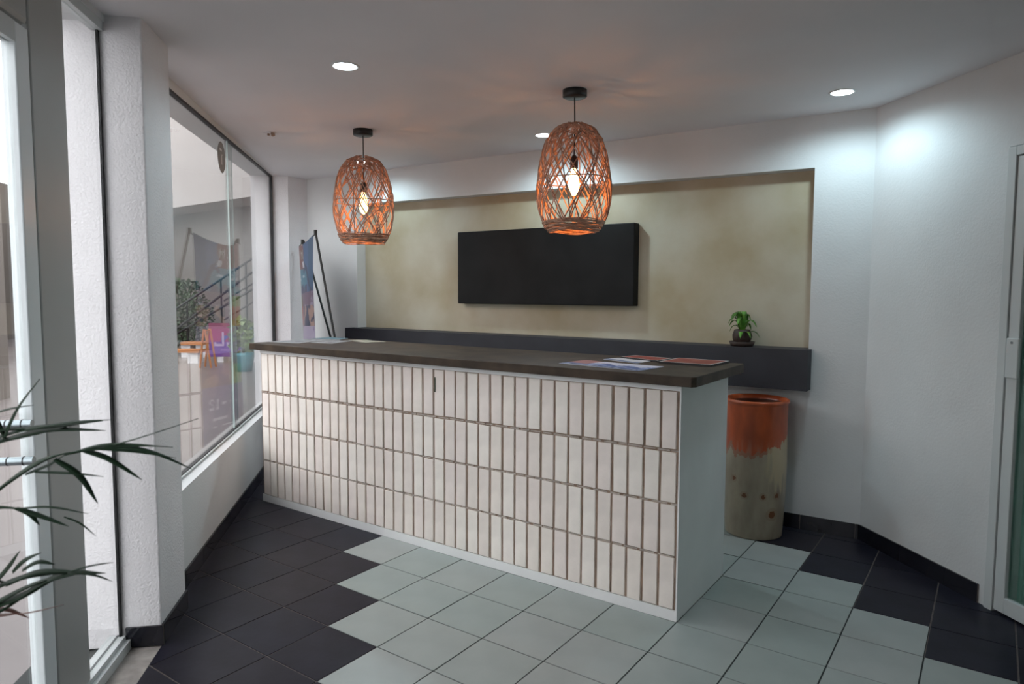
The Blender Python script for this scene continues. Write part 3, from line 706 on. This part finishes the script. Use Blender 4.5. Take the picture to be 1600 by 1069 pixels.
for k in range(7):                                   # the rest of the crown, outside the frame
    a = pi * 0.75 + k * 0.32 + (1.2 if k > 3 else 0); 
    dv = Vector((cos(a), sin(a), 0)) if k < 4 else W(1, 0) * 1.0 + W(0, 0.25 * (k - 5))
    if dv.dot(W(0, 1)) < -0.3 or dv.dot(W(-1, 0)) > 0.2: dv = W(0.9, -0.1 + 0.1 * k)
    dv.normalize(); hh = random.uniform(0.45, 0.8)
    rr = spline([crown, crown + dv * 0.12 + Vector((0, 0, hh * 0.7)), crown + dv * 0.35 + Vector((0, 0, hh)), crown + dv * 0.6 + Vector((0, 0, hh * 0.85))], 20)
    b = MB(); b.tube(rr, [0.005 - 0.004 * i / 20 for i in range(21)], 6)
    sd = dv.cross(Vector((0, 0, 1)))
    for i in range(8, 21):
        for s_ in (-1, 1):
            if (rr[i] + sd * s_ * 0.12).dot(W(0, 1)) < -0.97: continue
            b.ribbon(spline([rr[i], rr[i] + sd * s_ * 0.07 + dv * 0.07 + Vector((0, 0, .01)), rr[i] + sd * s_ * 0.11 + dv * 0.15 - Vector((0, 0, 0.04))], 6), 0.006)
    b.build('frond', m_palm, t)

# ------------------------------------------------------------------ outside the glass
b = MB(); p = [W(-24, -1.175), W(-24, -14), W(9, -14), W(9, -1.175)]; b.prism([(q.x, q.y) for q in p], -0.06, -0.012)
struct(b.build('ground', m_gnd))
A = onz(262, 326, 3.5); B = onz(400, 306, 3.5); dd = (B - A).normalized(); nn = Vector((-dd.y, dd.x, 0)); nn = nn if nn.dot(W(-1, 0)) > 0 else -nn
A2 = A - dd * 9; B2 = B + dd * 1.2
t = thing('facade', A2.xy.to_3d(), 'white rendered upper storey over a recessed beige wall across the patio', 'building')
def wallp(P, Q, n, th, z0, z1, name, m):
    q = [P, Q, Q + n * th, P + n * th]; ccw = (q[1] - q[0]).xy.cross((q[2] - q[1]).xy) > 0
    b = MB(); b.prism([(v.x, v.y) for v in (q if ccw else q[::-1])], z0, z1); return b.build(name, m, t)
wallp(A2, B2, nn, 0.3, 3.5, 8.5, 'upper_wall', m_outw2)
wallp(A2 + nn * 0.9, B2 + nn * 0.9, nn, 0.3, -0.02, 3.6, 'lower_wall', m_outw)
wallp(A2 + nn * 0.3, B2 + nn * 0.3, nn, 0.6, 3.5, 3.65, 'soffit', m_outw2)
q0 = W(-3.1, -1.18); q1 = W(-13.6, -1.18)
b = MB(); b.ubox(-18.5, -3.12, -1.175, -0.9, -0.02, 3.2); struct(b.build('wall_patio', m_outw))
b = MB(); b.ubox(-22, 9, -11.3, -11.0, -0.02, 4.5); struct(b.build('wall_garden', m_outw))
# railing of the stair in front of the lower wall
DP = 15.0
t = thing('stair_railing', at(330, 600, DP).xy.to_3d(), 'dark sloping metal stair railing seen through the window', 'railing')
for (a, c_) in (((255, 496), (405, 397)), ((255, 530), (405, 417)), ((350, 470), (405, 437)), ((262, 530), (405, 446)), ((350, 500), (405, 466))):
    b = MB(); b.tube([at(a[0], a[1], DP), at(c_[0], c_[1], DP)], 0.028 if a[1] in (496, 530) else 0.02, 8); b.build('rail', m_blackm, t)
for x in (292, 345, 384):
    b = MB(); y0 = 496 - (x - 255) * 0.66; p1 = at(x, y0, DP); b.tube([Vector((p1.x, p1.y, 0)), p1], 0.02, 8); b.build('post', m_blackm, t)
# shrub
def bush(name, c, r, h, n, m, label, z0=0.0, pot=None, leaf=0.05, seed=1):
    random.seed(seed); t = thing(name, (c.x, c.y, 0), label, 'plant')
    b = MB()
    for k in range(n):
        a = random.uniform(0, 2 * pi); zz = random.random(); rad = r * (0.35 + 0.75 * sin(pi * min(1, 0.15 + zz * 0.8))) * sqrt(random.random())
        p = Vector((c.x + rad * cos(a), c.y + rad * sin(a), z0 + 0.05 + zz * h)); d = Vector((random.gauss(0, 1), random.gauss(0, 1), random.gauss(0.3, 0.6))).normalized()
        L = leaf * random.uniform(0.7, 1.5); sd = d.orthogonal().normalized() * L * 0.32
        b.add([p, p + d * L * 0.5 + sd, p + d * L, p + d * L * 0.5 - sd], [[0, 1, 2, 3]])
    tag(b.build('foliage', m, t), kind='stuff')
    b = MB()
    for k in range(7):
        a = k * 0.9; b.tube(spline([c + Vector((0, 0, z0)), c + Vector((cos(a) * r * .3, sin(a) * r * .3, z0 + h * .5)), c + Vector((cos(a) * r * .6, sin(a) * r * .6, z0 + h * .95))], 6), 0.012, 5)
    b.build('stem', m_pot, t); return t
c0 = at(288, 500, 16.0); bush('leafy_shrub', Vector((c0.x, c0.y, 0)), 0.60, 1.62, 2200, m_bush, 'bushy grey green shrub seen through the window at its left', leaf=0.07, seed=2)
c0 = at(379, 500, 12.2); bt = bush('patio_plant', Vector((c0.x, c0.y, 0)), 0.20, 0.55, 420, m_bush2, 'yellow green plant in a teal pot seen through the window', z0=0.30, leaf=0.09, seed=3)
b = MB(); b.lathe([(0.001, -0.01), (0.14, -0.01), (0.19, 0.28), (0.19, 0.33), (0.16, 0.33), (0.155, 0.30), (0.001, 0.30)], (c0.x, c0.y), 24); b.build('pot', m_teal, bt)
# low benches: planks on white blocks
def bench(px, py, dep, L, ht, label):
    c = at(px, py, dep); dv = RX.copy(); dv.z = 0; dv.normalize(); nv = Vector((-dv.y, dv.x, 0))
    t = thing('plank_bench', (c.x, c.y, 0), label, 'bench', 'plank benches on the patio')
    def obx(s0, s1, n0, n1, z0, z1, name, m):
        q = [c + dv * s0 + nv * n0, c + dv * s1 + nv * n0, c + dv * s1 + nv * n1, c + dv * s0 + nv * n1]
        b = MB(); b.prism([(v.x, v.y) for v in q], z0, z1); b.build(name, m, t)
    obx(-L / 2, L / 2, 0, 0.32, ht, ht + 0.06, 'seat_plank', m_wood)
    for s in (-0.32, 0.32): obx(L * s - 0.1, L * s + 0.1, 0.04, 0.28, -0.012, ht, 'leg', m_pale)
bench(279, 548, 13.5, 0.8, 0.20, 'low orange plank bench on white blocks, nearer one behind the window')
bench(300, 537, 14.7, 0.5, 0.26, 'low orange plank bench on white blocks, farther one beside the sign')
# A-frame stand
c = onz(321, 574, 0); dv = Vector((RX.x, RX.y, 0)).normalized(); nv = Vector((-dv.y, dv.x, 0))
t = thing('easel_frame', c, 'narrow orange wooden trestle on the patio before the magenta sign', 'easel')
apex = c + Vector((0, 0, 0.71))
for s in (-1, 1):
    for n_ in (0, 0.22):
        b = MB(); q0 = c + dv * s * 0.105 + nv * n_ + Vector((0, 0, -0.012)); q1 = apex + dv * s * 0.012 + nv * n_
        b.tube([q0, q1], 0.018, 4, smooth=False); b.build('leg', m_wood, t)
b = MB(); b.tube([apex + Vector((0, 0, -0.03)), apex + nv * 0.22 + Vector((0, 0, -0.03))], 0.015, 6); b.build('crossbar', m_wood, t)
# long printed patio sign
c = onz(318, 569, 0) + nv * 0.45; LW, LH = 1.15, 0.68
t = thing('patio_sign', (c.x, c.y, 0), 'magenta, purple and teal sign board with pale capital letters behind the trestle', 'sign')
nx2, ny2 = 110, 60; vs = []; fs = []
for j in range(ny2 + 1):
    for i in range(nx2 + 1):
        p = c + dv * (LW * i / nx2 - 0.08); vs.append((p.x, p.y, 0.10 + LH * (1 - j / ny2)))
for j in range(ny2):
    for i in range(nx2): q = j * (nx2 + 1) + i; fs.append([q, q + 1, q + nx2 + 2, q + nx2 + 1])
b = MB(); b.add(vs, fs); q = [c + dv * (-0.08) + nv * 0.003, c + dv * (LW - 0.08) + nv * 0.003, c + dv * (LW - 0.08) + nv * 0.02, c + dv * (-0.08) + nv * 0.02]
nf = len(b.f); b.prism([(v.x, v.y) for v in q], 0.10, 0.10 + LH); o = b.build('board', m_print, t)
def sign_col(cc, k):
    if k >= nf: return (0.15, 0.05, 0.15)
    s = (k % nx2 + 0.5) / nx2; t_ = (k // nx2 + 0.5) / ny2; n1 = noise.noise(Vector((s * 5, t_ * 5, 2)))
    col = (0.30, 0.03, 0.12) if t_ < 0.55 else (0.14, 0.05, 0.30)
    if t_ < 0.16: col = (0.25, 0.05, 0.10)
    if s > 0.55: col = (0.04, 0.28, 0.36) if t_ > 0.3 else (0.10, 0.20, 0.22)
    if 0.22 < s < 0.45 and 0.35 < t_ < 0.62 and n1 > 0.1: col = (0.05, 0.10, 0.35)
    if 0.27 < t_ < 0.68:                                   # the lettering is seen from behind: A L L mirrored
        u = (0.72 - s)
        for kx, ch in ((0.02, 'A'), (0.24, 'L'), (0.46, 'L')):
            if glyph(ch, (u - kx) / 0.17, (t_ - 0.27) / 0.41): col = (0.45, 0.36, 0.50)
    if 0.78 < t_ < 0.82 and 0.2 < s < 0.6: col = (0.35, 0.2, 0.45)
    return col
paint(o, sign_col)
for s in (0.08, 0.40, 0.75):
    b = MB(); p = c + dv * s; b.prism([(v.x, v.y) for v in (p, p + dv * 0.12, p + dv * 0.12 + nv * 0.2, p + nv * 0.2)], -0.012, 0.095); b.build('foot', m_pale, t)
# flowers behind the right-hand door
c0 = W(2.0, 4.9); bt = bush('flower_bush', Vector((c0.x, c0.y, 0)), 0.5, 1.7, 700, m_bush, 'green bush with red flowers behind the right glass door', leaf=0.10, seed=6)
b = MB(); random.seed(9)
for k in range(14):
    p = c0 + Vector((random.uniform(-.4, .4), random.uniform(-.4, .4), random.uniform(0.9, 1.7))); b.lathe([(0.001, p.z - .04), (0.04, p.z - .01), (0.05, p.z + .02), (0.001, p.z + .03)], (p.x, p.y), 8)
b.build('flowers', m_red, bt)
